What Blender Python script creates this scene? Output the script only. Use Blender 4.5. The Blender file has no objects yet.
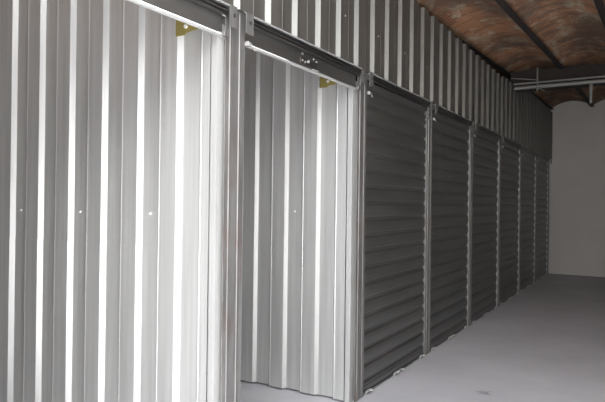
import bpy, bmesh, math, random
from mathutils import Vector, Matrix
random.seed(7)
S = bpy.context.scene
C = S.collection

# ------------------------------------------------------------------ camera
F_PX, YAW, PIT, ROL = 590.0, math.radians(30.508), math.radians(-0.114), math.radians(0.693)
fw = Vector((-math.sin(YAW)*math.cos(PIT), math.cos(YAW)*math.cos(PIT), -math.sin(PIT)))
rt = Vector((math.cos(YAW), math.sin(YAW), 0.0))
up = rt.cross(fw)
cx = rt*math.cos(ROL) + up*math.sin(ROL)
cy = up*math.cos(ROL) - rt*math.sin(ROL)
cam_d = bpy.data.cameras.new('camera')
cam = bpy.data.objects.new('camera', cam_d); C.objects.link(cam)
cam_d.sensor_width = 36.0; cam_d.lens = 36.0*F_PX/605.0
M = Matrix((cx, cy, -fw)).transposed().to_4x4(); M.translation = (1.7714, 0, 1.4)
cam.matrix_world = M
S.camera = cam

# ------------------------------------------------------------------ world, daylight, exposure
W = bpy.data.worlds.new('world'); S.world = W; W.use_nodes = True
W.node_tree.nodes['Background'].inputs[0].default_value = (0.75, 0.85, 1.0, 1)
W.node_tree.nodes['Background'].inputs[1].default_value = 0.45

def area(name, loc, target, sx, sy, power, color):
    l = bpy.data.lights.new(name, 'AREA'); l.shape = 'RECTANGLE'; l.size = sx; l.size_y = sy
    l.energy = power; l.color = color
    o = bpy.data.objects.new(name, l); C.objects.link(o)
    o.location = loc
    o.rotation_euler = (Vector(target)-Vector(loc)).to_track_quat('-Z', 'Z').to_euler()
    return o
# daylight: an unseen open roof bay added over the near end of the aisle, and the big doorways in the near and right walls
area('added_roof_daylight', (1.7, -0.3, 3.45), (1.7, -0.3, 0), 3.0, 2.8, 185, (0.985, 0.995, 1.0))
sun_d = bpy.data.lights.new('sun', 'SUN'); sun_d.energy = 15.0; sun_d.angle = math.radians(1.5); sun_d.color = (1.0, 0.99, 0.97)
sun = bpy.data.objects.new('sun', sun_d); C.objects.link(sun); sun.location = (0, 3, 8)
sun.rotation_euler = Vector((0.06, -0.38, -1.0)).to_track_quat('-Z', 'Y').to_euler()   # falls through the added roof bay on the near floor
area('daylight_near_doorway', (1.7, -2.93, 1.15), (1.7, 0, 1.15), 3.2, 2.2, 50, (0.98, 0.99, 1.0))
area('daylight_side_doorway', (3.92, -0.6, 1.15), (0, -0.6, 1.15), 2.6, 2.2, 40, (0.98, 0.99, 1.0))

S.view_settings.view_transform = 'Standard'; S.view_settings.look = 'None'
S.view_settings.gamma = 1.0; S.view_settings.use_curve_mapping = False
S.view_settings.exposure = 1.1

# ------------------------------------------------------------------ materials
def mat(name, col, rough=0.5, metal=0.0):
    m = bpy.data.materials.new(name); m.use_nodes = True
    b = m.node_tree.nodes['Principled BSDF']
    b.inputs['Base Color'].default_value = (*col, 1); b.inputs['Roughness'].default_value = rough
    b.inputs['Metallic'].default_value = metal
    return m
def nodes(m): return m.node_tree.nodes, m.node_tree.links, m.node_tree.nodes['Principled BSDF']
def noise(N, L, scale, vec=(1, 1, 1), detail=3, rough=0.55):
    tc = N.new('ShaderNodeTexCoord'); mp = N.new('ShaderNodeMapping'); mp.inputs['Scale'].default_value = vec
    n = N.new('ShaderNodeTexNoise'); n.inputs['Scale'].default_value = scale
    n.inputs['Detail'].default_value = detail; n.inputs['Roughness'].default_value = rough
    L.new(tc.outputs['Object'], mp.inputs[0]); L.new(mp.outputs[0], n.inputs['Vector'])
    return n
def ramp(N, L, src, stops):
    r = N.new('ShaderNodeValToRGB'); e = r.color_ramp.elements
    while len(e) < len(stops): e.new(0.5)
    for el, (p, c) in zip(e, stops): el.position = p; el.color = (*c, 1)
    L.new(src, r.inputs[0]); return r
def mix(N, L, a, b, f, mode='MIX'):
    x = N.new('ShaderNodeMix'); x.data_type = 'RGBA'; x.blend_type = mode
    L.new(a, x.inputs[6]); L.new(b, x.inputs[7])
    if isinstance(f, float): x.inputs[0].default_value = f
    else: L.new(f, x.inputs[0])
    return x.outputs[2]
def streaky(name, lo, hi, rough, metal, vec, r2=0.08):
    m = mat(name, lo, rough, metal); N, L, B = nodes(m)
    n = noise(N, L, 3.0, vec, 4)
    r = ramp(N, L, n.outputs[0], [(0.3, lo), (0.7, hi)])
    L.new(r.outputs[0], B.inputs['Base Color'])
    mr = N.new('ShaderNodeMapRange'); mr.inputs[3].default_value = rough-r2; mr.inputs[4].default_value = rough+r2
    L.new(n.outputs[0], mr.inputs[0]); L.new(mr.outputs[0], B.inputs['Roughness'])
    return m
GALV = streaky('galvanised_sheet', (0.54, 0.54, 0.525), (0.66, 0.66, 0.645), 0.46, 0.62, (9, 9, 0.25))  # vertical zinc streaks, also standing in for reflection banding
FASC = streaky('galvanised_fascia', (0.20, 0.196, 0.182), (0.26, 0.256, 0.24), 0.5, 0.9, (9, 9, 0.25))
SHUT = streaky('shutter_steel', (0.19, 0.193, 0.19), (0.255, 0.258, 0.252), 0.46, 0.95, (0.4, 0.4, 3))
RAIL = streaky('rail_steel', (0.15, 0.15, 0.148), (0.21, 0.21, 0.207), 0.36, 0.95, (0.5, 0.5, 4))
TRIM = streaky('bright_trim', (0.50, 0.505, 0.495), (0.58, 0.585, 0.575), 0.5, 0.6, (1, 1, 1))
POST = streaky('post_steel', (0.13, 0.126, 0.122), (0.27, 0.264, 0.256), 0.5, 0.6, (6, 6, 0.6), 0.12)
def rusty(m):
    N, L, B = nodes(m)
    src = B.inputs['Base Color'].links[0].from_socket
    n = noise(N, L, 2.2, (2, 2, 1.3), 5, 0.65)
    k = ramp(N, L, n.outputs[0], [(0.5, (0, 0, 0)), (0.72, (0.75, 0.75, 0.75))])
    rc = N.new('ShaderNodeRGB'); rc.outputs[0].default_value = (0.17, 0.115, 0.095, 1)
    L.new(mix(N, L, src, rc.outputs[0], k.outputs[0]), B.inputs['Base Color'])
rusty(POST)
ZINC = mat('yellow_zinc', (0.34, 0.29, 0.10), 0.45, 0.6)
WHITE = mat('pale_nylon', (0.28, 0.27, 0.26), 0.65)
BOLT = mat('dark_bolt', (0.08, 0.08, 0.08), 0.5, 0.6)
SCREW = mat('pale_screw', (0.85, 0.85, 0.85), 0.4, 0.3)
PIPE = mat('grey_pipe', (0.22, 0.215, 0.20), 0.5, 0.2)
CABLE = mat('grey_cable', (0.25, 0.25, 0.24), 0.6)
BEAM = streaky('rusty_beam', (0.012, 0.009, 0.008), (0.030, 0.020, 0.015), 0.8, 0.0, (3, 1, 3))
GLINT_RIVET = mat('glint_rivet_grey', (0.22, 0.215, 0.205), 0.55)  # grey of the curtain-edge glint blocks and of the lock rivets
DARK = mat('slot_dark', (0.06, 0.06, 0.06), 0.6, 0.5)

def brick_mat():
    m = mat('vault_brick', (0.3, 0.15, 0.08), 0.9); N, L, B = nodes(m)
    uv = N.new('ShaderNodeUVMap'); uv.uv_map = 'UVMap'
    bt = N.new('ShaderNodeTexBrick')
    bt.inputs['Scale'].default_value = 1.0; bt.inputs['Brick Width'].default_value = 0.27
    bt.inputs['Row Height'].default_value = 0.075; bt.inputs['Mortar Size'].default_value = 0.007
    bt.inputs['Mortar Smooth'].default_value = 0.4; bt.inputs['Bias'].default_value = -0.1
    bt.inputs['Color1'].default_value = (0.46, 0.205, 0.09, 1)
    bt.inputs['Color2'].default_value = (0.24, 0.105, 0.055, 1)
    bt.inputs['Mortar'].default_value = (0.36, 0.27, 0.18, 1)
    L.new(uv.outputs[0], bt.inputs['Vector'])
    n1 = noise(N, L, 3.2, (1.5, .8, 1), 7, 0.72)
    k1 = ramp(N, L, n1.outputs[0], [(0.50, (0, 0, 0)), (0.62, (0.85, 0.85, 0.85))])
    lime = N.new('ShaderNodeRGB'); lime.outputs[0].default_value = (0.50, 0.43, 0.31, 1)
    c = mix(N, L, bt.outputs[0], lime.outputs[0], k1.outputs[0])
    n2 = noise(N, L, 1.3, (1, 1, 1), 5, 0.7)
    k2 = ramp(N, L, n2.outputs[0], [(0.40, (0.75, 0.75, 0.75)), (0.56, (0, 0, 0))])
    soot = N.new('ShaderNodeRGB'); soot.outputs[0].default_value = (0.10, 0.065, 0.05, 1)
    c = mix(N, L, c, soot.outputs[0], k2.outputs[0])
    L.new(c, B.inputs['Base Color'])
    bp = N.new('ShaderNodeBump'); bp.inputs['Strength'].default_value = 0.5; bp.inputs['Distance'].default_value = 0.01
    L.new(bt.outputs['Fac'], bp.inputs['Height']); bp.invert = True
    L.new(bp.outputs[0], B.inputs['Normal'])
    return m
BRICK = brick_mat()
SMX, SMY = 0.722, 4.468
def concrete():
    m = mat('concrete_floor', (0.5, 0.5, 0.5), 0.65); N, L, B = nodes(m)
    n = noise(N, L, 1.1, (1, 1, 1), 6, 0.6)
    r = ramp(N, L, n.outputs[0], [(0.3, (0.43, 0.425, 0.45)), (0.7, (0.53, 0.525, 0.55))])
    n2 = noise(N, L, 9, (1, 1, 1), 4, 0.6)
    r2 = ramp(N, L, n2.outputs[0], [(0.22, (0.6, 0.6, 0.6)), (0.34, (1, 1, 1))])
    c = mix(N, L, r.outputs[0], r2.outputs[0], 0.6, 'MULTIPLY')
    # a small dark smudge dropped on the concrete
    tc = N.new('ShaderNodeTexCoord'); d = N.new('ShaderNodeVectorMath'); d.operation = 'DISTANCE'
    d.inputs[1].default_value = (SMX, SMY, 0); L.new(tc.outputs['Object'], d.inputs[0])
    n3 = noise(N, L, 16, (1, 1, 1), 3, 0.6)
    ad = N.new('ShaderNodeMath'); ad.operation = 'MULTIPLY_ADD'; ad.inputs[1].default_value = 0.22
    L.new(n3.outputs[0], ad.inputs[0]); L.new(d.outputs['Value'], ad.inputs[2])
    k = ramp(N, L, ad.outputs[0], [(0.13, (0.45, 0.45, 0.45)), (0.17, (1, 1, 1))])
    L.new(mix(N, L, c, k.outputs[0], 0.8, 'MULTIPLY'), B.inputs['Base Color'])
    return m
FLOOR = concrete()
def plaster(name, lo, hi):
    m = mat(name, lo, 0.85); N, L, B = nodes(m)
    n = noise(N, L, 1.4, (1, 1, 1), 5, 0.6)
    r = ramp(N, L, n.outputs[0], [(0.3, lo), (0.7, hi)]); L.new(r.outputs[0], B.inputs['Base Color'])
    return m
PLAST = plaster('plaster', (0.48, 0.455, 0.42), (0.54, 0.515, 0.48))
DULL = plaster('dull_plaster', (0.30, 0.29, 0.28), (0.38, 0.37, 0.36))

# ------------------------------------------------------------------ mesh helpers
class MB:
    def __init__(s): s.v = []; s.f = []
    def box(s, x0, x1, y0, y1, z0, z1):
        b = len(s.v)
        s.v += [(x, y, z) for x in (x0, x1) for y in (y0, y1) for z in (z0, z1)]
        s.f += [[b+i for i in q] for q in ((0, 1, 3, 2), (4, 6, 7, 5), (0, 4, 5, 1), (2, 3, 7, 6), (0, 2, 6, 4), (1, 5, 7, 3))]
        return s
    def prism(s, poly, axis, a0, a1):
        """closed polygon of (u, v) swept along an axis ('x','y','z'); u,v are the other two axes in order"""
        b = len(s.v); n = len(poly)
        for a in (a0, a1):
            for u, v in poly:
                s.v.append({'x': (a, u, v), 'y': (u, a, v), 'z': (u, v, a)}[axis])
        for i in range(n):
            j = (i+1) % n; s.f.append([b+i, b+j, b+n+j, b+n+i])
        s.f.append([b+i for i in range(n)][::-1]); s.f.append([b+n+i for i in range(n)])
        return s
    def sheet(s, line, axis, a0, a1, t):
        """thin sheet: open polyline offset by thickness, swept along axis"""
        P = [Vector(p) for p in line]; off = []
        for i, p in enumerate(P):
            d = (P[min(i+1, len(P)-1)]-P[max(i-1, 0)]).normalized()
            off.append(p + Vector((-d.y, d.x))*t)
        n = len(P); b = len(s.v)
        def pt(p, a): return {'x': (a, p[0], p[1]), 'y': (p[0], a, p[1]), 'z': (p[0], p[1], a)}[axis]
        for a in (a0, a1):
            s.v += [pt(p, a) for p in P] + [pt(p, a) for p in off]
        m = 2*n
        for i in range(n-1):
            s.f += [[b+i, b+i+1, b+m+i+1, b+m+i], [b+n+i, b+m+n+i, b+m+n+i+1, b+n+i+1],
                    [b+i, b+n+i, b+n+i+1, b+i+1], [b+m+i, b+m+i+1, b+m+n+i+1, b+m+n+i]]
        s.f += [[b, b+m, b+m+n, b+n], [b+n-1, b+2*n-1, b+m+2*n-1, b+m+n-1]]
        return s
    def tube(s, pts, r, n=12):
        P = [Vector(p) for p in pts]; b = len(s.v)
        for i, p in enumerate(P):
            d = (P[min(i+1, len(P)-1)]-P[max(i-1, 0)]).normalized()
            a = d.orthogonal().normalized() if abs(d.z) > .9 else d.cross(Vector((0, 0, 1))).normalized()
            c = d.cross(a)
            s.v += [tuple(p + (a*math.cos(2*math.pi*k/n)+c*math.sin(2*math.pi*k/n))*r) for k in range(n)]
        for i in range(len(P)-1):
            for k in range(n):
                l = (k+1) % n
                s.f.append([b+i*n+k, b+i*n+l, b+(i+1)*n+l, b+(i+1)*n+k])
        s.f.append([b+k for k in range(n)][::-1]); s.f.append([b+(len(P)-1)*n+k for k in range(n)])
        return s
    def build(s, name, m, parent=None, bevel=0.0, smooth=False):
        me = bpy.data.meshes.new(name)
        o = parent
        off = Vector((0, 0, 0))
        p = parent
        while p: off += p.location; p = p.parent
        me.from_pydata([tuple(Vector(v)-off) for v in s.v], [], s.f)
        bm = bmesh.new(); bm.from_mesh(me)
        bmesh.ops.recalc_face_normals(bm, faces=bm.faces); bm.to_mesh(me); bm.free()
        me.materials.append(m)
        ob = bpy.data.objects.new(name, me); C.objects.link(ob)
        if parent: ob.parent = parent
        if smooth:
            for q in me.polygons: q.use_smooth = True
            me.set_sharp_from_angle(angle=math.radians(40))
        if bevel:
            bv = ob.modifiers.new('bevel', 'BEVEL'); bv.width = bevel; bv.segments = 2
            bv.limit_method = 'ANGLE'; bv.angle_limit = math.radians(35)
        return ob
def thing(name, label, cat, loc, group=None):
    o = bpy.data.objects.new(name, None); C.objects.link(o); o.empty_display_size = .1
    o.location = loc; tag(o, label, cat, group); return o
def tag(o, label, cat, group=None):
    o['label'] = label; o['category'] = cat
    if group: o['group'] = group
    return o
def struct(o): o['kind'] = 'structure'; return o

# ------------------------------------------------------------------ layout numbers (metres)
Y1, MOD, PW = 2.4124, 1.4942, 0.155           # right edge of the first post, bay module, post width
YEND = 13.02
def pe(i): return Y1 + MOD*i                  # post i spans pe(i)-PW .. pe(i)
HB, HR = 2.288, 2.335                         # head rail bottom / top
LIP = 2.19                                    # underside of a raised shutter
PITCH = 0.2716

# ------------------------------------------------------------------ structure
struct(MB().box(-3.2, 4.2, -3.2, YEND+.2, -.15, 0).build('floor', FLOOR))
struct(MB().box(-3.2, 4.2, YEND, YEND+.2, 0, 4).build('wall_far', PLAST))
struct(MB().box(-3.2, -3.0, -3.2, YEND, 0, 4).build('wall_left', DULL))
wr = MB()
wr.box(4.0, 4.2, -3.2, -1.9, 0, 4); wr.box(4.0, 4.2, .7, YEND, 0, 4); wr.box(4.0, 4.2, -1.9, .7, 2.25, 4)
struct(wr.build('wall_right', PLAST))
wn = MB()
wn.box(-3.2, .1, -3.2, -3.0, 0, 4); wn.box(3.3, 4.2, -3.2, -3.0, 0, 4); wn.box(.1, 3.3, -3.2, -3.0, 2.55, 4)
struct(wn.build('wall_near', DULL))

# ceiling: shallow brick vaults between beams
VS = 0.745
def bx_(y, k): return .60 + .0215*(y-5.42) + VS*(k-1)
def bz_(y):
    if y < 4.5: y = 4.5
    return 3.225+.033*(y-5.42) if y < 9.05 else 3.345+.0073*(y-9.05)
YS = [-3.2, 0, 4.5, 6, 7.5, 9.05, 11, YEND+.1]
K0, K1 = -4, 6
v, f, uvs = [], [], []
NA = 10
for k in range(K0, K1):
    b = len(v)
    ys_k = YS if k < 0 else [3.3]+YS[2:]  # aisle vaults stop short, leaving the added roof bay open for daylight
    for y in ys_k:
        for j in range(NA+1):
            t = j/NA
            v.append((bx_(y, k)+VS*t, y, bz_(y)+.02+.12*(1-(2*t-1)**2))); uvs.append((t*.8+k*1.7, y))
    for i in range(len(ys_k)-1):
        for j in range(NA):
            f.append([b+i*(NA+1)+j, b+i*(NA+1)+j+1, b+(i+1)*(NA+1)+j+1, b+(i+1)*(NA+1)+j])
me = bpy.data.meshes.new('ceiling'); me.from_pydata(v, [], f); me.materials.append(BRICK)
ul = me.uv_layers.new(name='UVMap')
for lp in me.loops: ul.data[lp.index].uv = uvs[lp.vertex_index]
for q in me.polygons: q.use_smooth = True
ceil = bpy.data.objects.new('ceiling', me); C.objects.link(ceil); struct(ceil)
sd = ceil.modifiers.new('thick', 'SOLIDIFY'); sd.thickness = 0.15; sd.offset = 1
me.update()

def long_beam(k, label):
    """rolled steel beam carrying the vault springings"""
    m = MB(); prof = [(-.035, 0), (.035, 0), (.035, .009), (.005, .014), (.005, .09), (-.005, .09), (-.005, .014), (-.035, .009)]
    ys = [3.3, 4.5, 9.0, YEND-.01]; n = len(prof); 
    for y in ys:
        for (u, w) in prof: m.v.append((bx_(y, k)+u, y, bz_(y)+w-.012))
    for i in range(len(ys)-1):
        for q in range(n):
            r = (q+1) % n; m.f.append([i*n+q, i*n+r, (i+1)*n+r, (i+1)*n+q])
    m.f.append(list(range(n))[::-1]); m.f.append([(len(ys)-1)*n+q for q in range(n)])
    return tag(m.build('vault_beam', BEAM), label, 'beam', 'beams under the brick vaults')
long_beam(1, 'dark narrow ceiling beam between brick vaults, running from upper frame towards the end wall')
long_beam(2, 'dark ceiling beam cut by the top right corner of the photo')
long_beam(0, 'dark ceiling beam hidden along the top of the corrugated fascia')
tb = MB().box(-.02, 3.95, 9.06, 9.26, 3.085, 3.36)
tag(tb.build('cross_beam', BEAM), 'dark wide cross beam spanning the aisle just behind the grey pipes', 'beam')

# ------------------------------------------------------------------ corrugated sheets
RB, RA = 0.026, 0.020       # rib height, run of the sloping face
def ribline(u0, u1, centre, sign, wave=0.0):
    """trapezoid polyline from u0 to u1; 'centre' is the middle of one rising face; crown height goes +sign"""
    cr = PITCH/2-RA
    pts = []
    k0 = math.floor((u0-centre)/PITCH)-1
    u = centre + k0*PITCH
    while u < u1+PITCH:
        pts += [(u-RA/2, 0), (u+RA/2, RB), (u+RA/2+cr-.008, RB), (u+RA/2+cr-.004, RB+.002), (u+RA/2+cr, RB), (u+1.5*RA+cr, 0)]  # small bead at the crown edge, added to catch a light line
        u += PITCH
    out = []
    def h(a):
        for (p, q) in zip(pts, pts[1:]):
            if p[0] <= a <= q[0]: return p[1]+(q[1]-p[1])*(a-p[0])/(q[0]-p[0])
        return 0
    out.append((u0, h(u0)*sign)); out += [(p, q*sign) for p, q in pts if u0 < p < u1]; out.append((u1, h(u1)*sign))
    return out

FPH = 2.3199
def top_z(y): return 3.14 if y < 8 else 3.17 if y < 9.8 else 3.30
fl = ['corrugated fascia sheet above the first open unit, cut by the top edge of the photo',
      'corrugated fascia sheet above the second open unit, between the two nearest posts',
      'corrugated fascia sheet above the closed shutter nearest the camera',
      'corrugated fascia sheet above the second closed shutter, meeting the brick ceiling',
      'corrugated fascia sheet above the third closed shutter',
      'corrugated fascia sheet above the fourth closed shutter, left of the grey pipe ends',
      'corrugated fascia sheet above the fifth closed shutter, just beyond the grey pipe ends',
      'last corrugated fascia sheet, meeting the end wall above the farthest shutter']
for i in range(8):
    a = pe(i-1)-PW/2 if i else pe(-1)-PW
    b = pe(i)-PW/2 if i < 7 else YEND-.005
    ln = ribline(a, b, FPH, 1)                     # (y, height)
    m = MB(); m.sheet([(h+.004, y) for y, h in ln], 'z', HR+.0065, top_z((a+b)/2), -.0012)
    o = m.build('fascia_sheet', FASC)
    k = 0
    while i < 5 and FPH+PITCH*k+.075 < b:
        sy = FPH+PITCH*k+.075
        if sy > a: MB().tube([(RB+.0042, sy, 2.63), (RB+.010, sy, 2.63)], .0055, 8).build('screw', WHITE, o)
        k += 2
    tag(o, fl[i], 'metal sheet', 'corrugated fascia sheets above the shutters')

def partition(i, ph, label):
    """two overlapping corrugated sheets standing in the depth of the units, against the left side of post i"""
    yp = pe(i)-PW-.004
    t = thing('unit_partition', label, 'partition', (-.066, yp, 0), 'corrugated partitions between units')
    for nm, z0, z1, dy in (('lower_sheet', .012, 1.16, -.0018), ('upper_sheet', 1.125, 2.95, 0)):
        ln = ribline(-2.95, -.066, ph, 1)
        m = MB()
        # rising face looks to the aisle: mirror so the crown lies on the deep side of each bright face
        ln = [(2*ph-u, h) for u, h in ribline(2*ph+.066, 2*ph+2.95, ph, 1)][::-1]
        m.sheet([(u, yp-.002+dy-h) for u, h in ln], 'z', z0, z1, .0012)
        m.build(nm, GALV, t)
    for q in range(5):                                   # screws in the valleys, every other rib
        sx = ph-PITCH+.065-q*PITCH*2
        MB().tube([(sx, yp-.002, 1.33), (sx, yp-.010, 1.33)], .0065, 8).build('screw', SCREW, t)
    return t
partition(-1, -.28, 'corrugated partition out of view at the left side of the first open unit')
partition(0, -.2696, 'bright corrugated partition filling the left of the photo, inside the first open unit')
partition(1, -.2946, 'corrugated partition inside the second open unit, between the two nearest posts')

# ------------------------------------------------------------------ posts
def post(i, label):
    Y = pe(i); L = Y-PW
    t = thing('door_post', label, 'post', (-.03, Y-PW/2, 0), 'galvanised posts between the shutters')
    def w(u): return L+PW*u
    prof = [(0, w(0)), (0, w(.20)), (.005, w(.21)), (.005, w(.235)), (.001, w(.25)), (.001, w(.68)), (.005, w(.70)),
            (.005, w(.74)), (0, w(.76)), (0, w(1)), (-.004, w(1)), (-.004, w(0))]
    MB().prism(prof, 'z', .002, HR+.004).build('post_face', POST, t, .0012)
    for s in (0, 1):
        if s and i == 7: pass
        e = L if s == 0 else Y; d = -1 if s == 0 else 1
        m = MB()
        a, b = sorted((e+((-.032 if i < 2 else 0) if s == 0 else 0), e-d*.065)); m.box(-.060, -.023, a, b, .002, HB-.03)
        a, b = sorted((e-d*.05, e-d*.065)); m.box(-.023, -.0045, a, b, .002, HB-.03)
        m.build('guide', GALV if s == 0 else POST, t)
    # head plates with bolts
    for s, (a, b) in enumerate(((w(-.12), w(.24)), (w(.72), w(1.12)))):
        p = MB().box(.037, .041, a, b, 2.235, HR+.004).build('head_plate', POST, t)
        yb = w(.0) if s == 0 else w(.86)
        MB().tube([(.041, yb+.012, 2.292), (.045, yb+.012, 2.292)], .010, 10).build('bolt', BOLT, p)
    # pale lead-in flares at the top of the guides
    for d, e in ((-1, L), (1, Y)):
        if i == 7 and d == 1: continue
        y0, y1 = sorted((e+d*.002, e+d*.034))
        zz = [(y0, 2.186), (y1, 2.186), (y1, 2.202), (y0, 2.21)] if d == 1 else [(y0, 2.188), (y1, 2.186), (y1, 2.222), (y0, 2.21)]
        MB().prism(zz, 'x', .001, .022).build('guide_flare', WHITE if d == 1 else POST, t, .003)
        y0, y1 = sorted((e+d*.07, e+d*.10))
        if d == 1: MB().prism([(y0, 2.178), (y1, 2.178), (y1, 2.19), (y0, 2.196)], 'x', .001, .008).build('guide_flare', WHITE, t, .003)
    return t
pl = {-1: 'galvanised post out of view at the left side of the first open unit',
      0: 'galvanised rust-streaked post nearest the camera, between the two open units',
      1: 'galvanised post between the second open unit and the nearest closed shutter',
      2: 'galvanised post between the first and second closed shutters',
      3: 'galvanised post between the second and third closed shutters',
      4: 'galvanised post between the third and fourth closed shutters',
      5: 'galvanised post between the fourth and fifth closed shutters',
      6: 'galvanised post between the fifth and last closed shutters',
      7: 'galvanised post standing against the end wall beyond the last shutter'}
for i in range(-1, 8): post(i, pl[i])

# ------------------------------------------------------------------ head rails
rl = ['over the first open unit, at the top left of the photo', 'over the second open unit, between the two nearest posts',
      'over the closed shutter nearest the camera', 'over the second closed shutter', 'over the third closed shutter',
      'over the fourth closed shutter', 'over the fifth closed shutter', 'over the last closed shutter by the end wall']
for i in range(8):
    a, b = pe(i-1)+.002, pe(i)-PW-.002
    t = thing('head_rail', 'grooved steel head rail '+rl[i], 'rail', (0, (a+b)/2, HB), 'grooved head rails over the shutters')
    prof = [(.0, HB), (.018, HB), (.020, HB+.003), (.020, HB+.010), (.006, HB+.012), (.006, HB+.018), (.023, HB+.020),
            (.023, HB+.028), (.006, HB+.030), (.006, HB+.035), (.026, HB+.038), (.026, HR-.002), (0, HR-.002)]
    MB().prism(prof, 'y', a, b).build('rail_body', RAIL, t, .001)
    MB().box(.0, .036, a, b, HR-.0015, HR+.0035).build('top_flange', TRIM, t, .001)

# ------------------------------------------------------------------ shutters
CP = 0.118
def curtain_line(z0, z1):
    """(x, z) polyline of the horizontally ribbed curtain: wide soft crowns, narrow valleys"""
    pts = []; n = max(2, int((z1-z0)/(CP/20)))
    for q in range(n+1):
        z = z0+(z1-z0)*q/n
        ph = ((z-2.171)/CP) % 1.0
        dv = abs(ph-.5)                                  # 0 at the middle of a valley
        h = min(1, max(0, (dv-.09)/.10)); h = h*h*(3-2*h)
        pts.append((-.021+.011*h+.003*math.cos(2*math.pi*ph), z))
    return pts
def closed(i, label):
    a, b = pe(i-1)-.022, pe(i)-PW+.022
    y0, y1 = pe(i-1), pe(i)-PW
    t = thing('roller_shutter', label, 'shutter', (-.035, (a+b)/2, 0), 'closed roller shutters')
    ln = curtain_line(.07, HB-.004)
    MB().sheet(ln, 'y', y0+.003, y1-.003, .0012).build('curtain', SHUT, t, 0, True)
    MB().prism([(-.021, .006), (-.008, .006), (-.002, .014), (-.002, .022), (-.010, .028), (-.010, .062), (-.016, .07), (-.021, .07)], 'y', y0+.012, y1-.012).build('bottom_bar', RAIL, t, .001)
    # floor latches: one by each post, a pair in the middle
    for yl in (y0+.075, (y0+y1)/2-.05, (y0+y1)/2+.05, y1-.10):
        m = MB(); m.box(-.004, .018, yl-.03, yl+.03, .026, .032); m.box(-.004, .006, yl-.03, yl-.018, .006, .032)
        r = [(.018+.014*math.cos(q*math.pi/8), yl+.02+.014*math.sin(q*math.pi/8), .029) for q in range(17)]
        m.tube(r, .004, 6)
        m.build('latch', TRIM, t, 0)
    # blocks standing in for reflected glints on the crowns beside the far guide
    z = 2.171
    while z > .12:
        MB().prism([(y1-.028, z-.012), (y1-.006, z-.016), (y1-.006, z+.016), (y1-.028, z+.012)], 'x', -.016, -.003).build('edge_glint', GLINT_RIVET, t, .003)
        z -= CP
    return t
cl = ['closed ribbed roller shutter nearest the camera, right of the second open unit',
      'second closed ribbed roller shutter from the open units',
      'third closed ribbed roller shutter from the open units',
      'fourth closed ribbed roller shutter from the open units',
      'fifth closed ribbed roller shutter from the open units, next to last',
      'last closed ribbed roller shutter, against the pale end wall']
for i in range(2, 8): closed(i, cl[i-2])

def raised(i, label):
    a, b = pe(i-1)-.018, pe(i)-PW+.018
    y0, y1 = pe(i-1)+.012, pe(i)-PW-.012
    t = thing('roller_shutter', label, 'shutter', (-.22, (a+b)/2, 2.52), 'raised roller shutters')
    # curtain: hangs as a flat apron behind the rail, then curls onto the roll
    pts = [(-.016, LIP+.016), (-.016, LIP+.02), (-.012, LIP+.024), (-.012, 2.30), (-.016, 2.36), (-.045, 2.43), (-.06, 2.52)]
    MB().sheet(pts, 'y', y0, y1, .0012).build('curtain', SHUT, t)
    turns = []
    for q in range(0, 100):
        an = -q*2*math.pi/24; r = .155-.0009*q
        turns.append((-.22+r*math.cos(an), 2.55+r*math.sin(an)))
    MB().sheet(turns, 'y', y0+.01, y1-.01, .0012).build('rolled_curtain', SHUT, t, 0, True)
    MB().prism([(-.020, LIP), (-.004, LIP), (-.002, LIP+.003), (-.002, LIP+.011), (-.005, LIP+.014), (-.020, LIP+.014)], 'y', y0-.003, y1+.003).build('bottom_bar', TRIM, t, .001)
    ym = (y0+y1)/2
    lk = MB().box(-.0118, -.009, ym-.10, ym+.10, LIP+.030, LIP+.07).build('lock_plate', RAIL, t, .001)
    MB().tube([(-.009, ym-.015, LIP+.055), (.0, ym-.015, LIP+.055)], .009, 12).build('lock_cylinder', WHITE, lk)
    for dy, dz in ((-.08, .09), (-.08, .05), (-.05, .045), (.055, .085), (.09, .075)):
        MB().tube([(-.0118, ym+dy, LIP+dz), (-.005, ym+dy, LIP+dz)], .007, 10).build('rivet', GLINT_RIVET, lk)
    MB().box(-.008, .004, ym+.03, ym+.10, LIP+.0145, LIP+.019).build('slide_bolt', TRIM, t)
    return t
raised(0, 'raised roller shutter over the first open unit, only its apron and bottom bar showing')
raised(1, 'raised roller shutter over the second open unit, lock holes on its dark apron')

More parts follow.
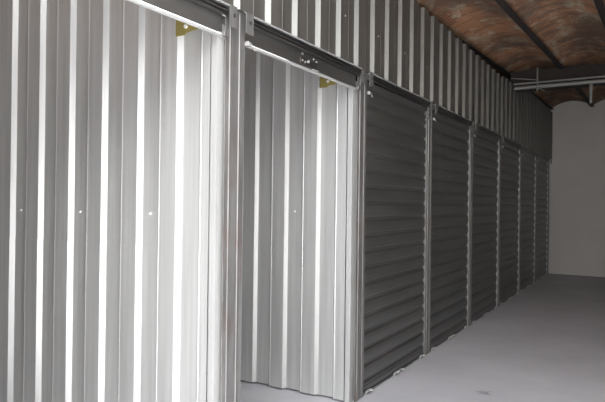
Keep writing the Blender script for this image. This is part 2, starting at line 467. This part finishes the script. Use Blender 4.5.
def bracket(i, label):
    yp = pe(i)-PW-.034
    t = thing('axle_bracket', label, 'bracket', (-.26, yp, 2.25), 'yellow axle brackets')
    MB().prism([(-.285, 2.222), (-.225, 2.222), (-.215, 2.232), (-.125, 2.244), (-.115, 2.256), (-.14, 2.385), (-.285, 2.385)], 'y', yp-.006, yp-.001).build('plate', ZINC, t, .0015)
    MB().tube([(-.215, yp-.006, 2.262), (-.215, yp-.016, 2.262)], .010, 6).build('bolt', SCREW, t)
bracket(0, 'yellow zinc bracket at the top of the bright partition in the first open unit')
bracket(1, 'yellow zinc bracket at the top of the partition in the second open unit')

# ------------------------------------------------------------------ pipes under the ceiling
tag(MB().tube([(.06, 8.93, 3.088), (3.95, 8.93, 3.088)], .027, 14).build('pipe', PIPE, None, 0, True),
    'thick grey pipe, lower of the two crossing the aisle under the brick ceiling', 'pipe', 'pipes crossing the aisle')
tag(MB().tube([(.045, 8.95, 3.152), (3.95, 8.95, 3.152)], .014, 12).build('pipe', PIPE, None, 0, True),
    'thin grey pipe, upper of the two crossing the aisle under the brick ceiling', 'pipe', 'pipes crossing the aisle')
h = thing('pipe_hanger', 'grey rod hanger with a slanting strut holding the pipes near the fascia', 'hanger', (.375, 8.90, 3.05))
MB().tube([(.375, 8.90, 3.02), (.375, 8.90, 3.36)], .011, 8).build('rod', PIPE, h)
MB().tube([(.375, 8.895, 3.07), (.48, 8.885, 3.005)], .010, 8).build('strut', PIPE, h)
d = thing('drop_pipe', 'short grey pipe stub hanging below the crossing pipes near the right edge', 'pipe', (1.06, 8.93, 2.80))
MB().tube([(1.06, 8.93, 2.80), (1.06, 8.93, 2.98)], .016, 10).build('stub', CABLE, d)
MB().tube([(1.06, 8.93, 2.97), (1.06, 8.93, 3.06)], .024, 10).build('coupling', PIPE, d)
tag(MB().tube([(.02+.36*q/10, 8.86, 3.225-.055*(q/10)) for q in range(11)], .006, 6).build('cable', CABLE),
    'thin grey cable running from the fascia down to the pipe hanger', 'cable')
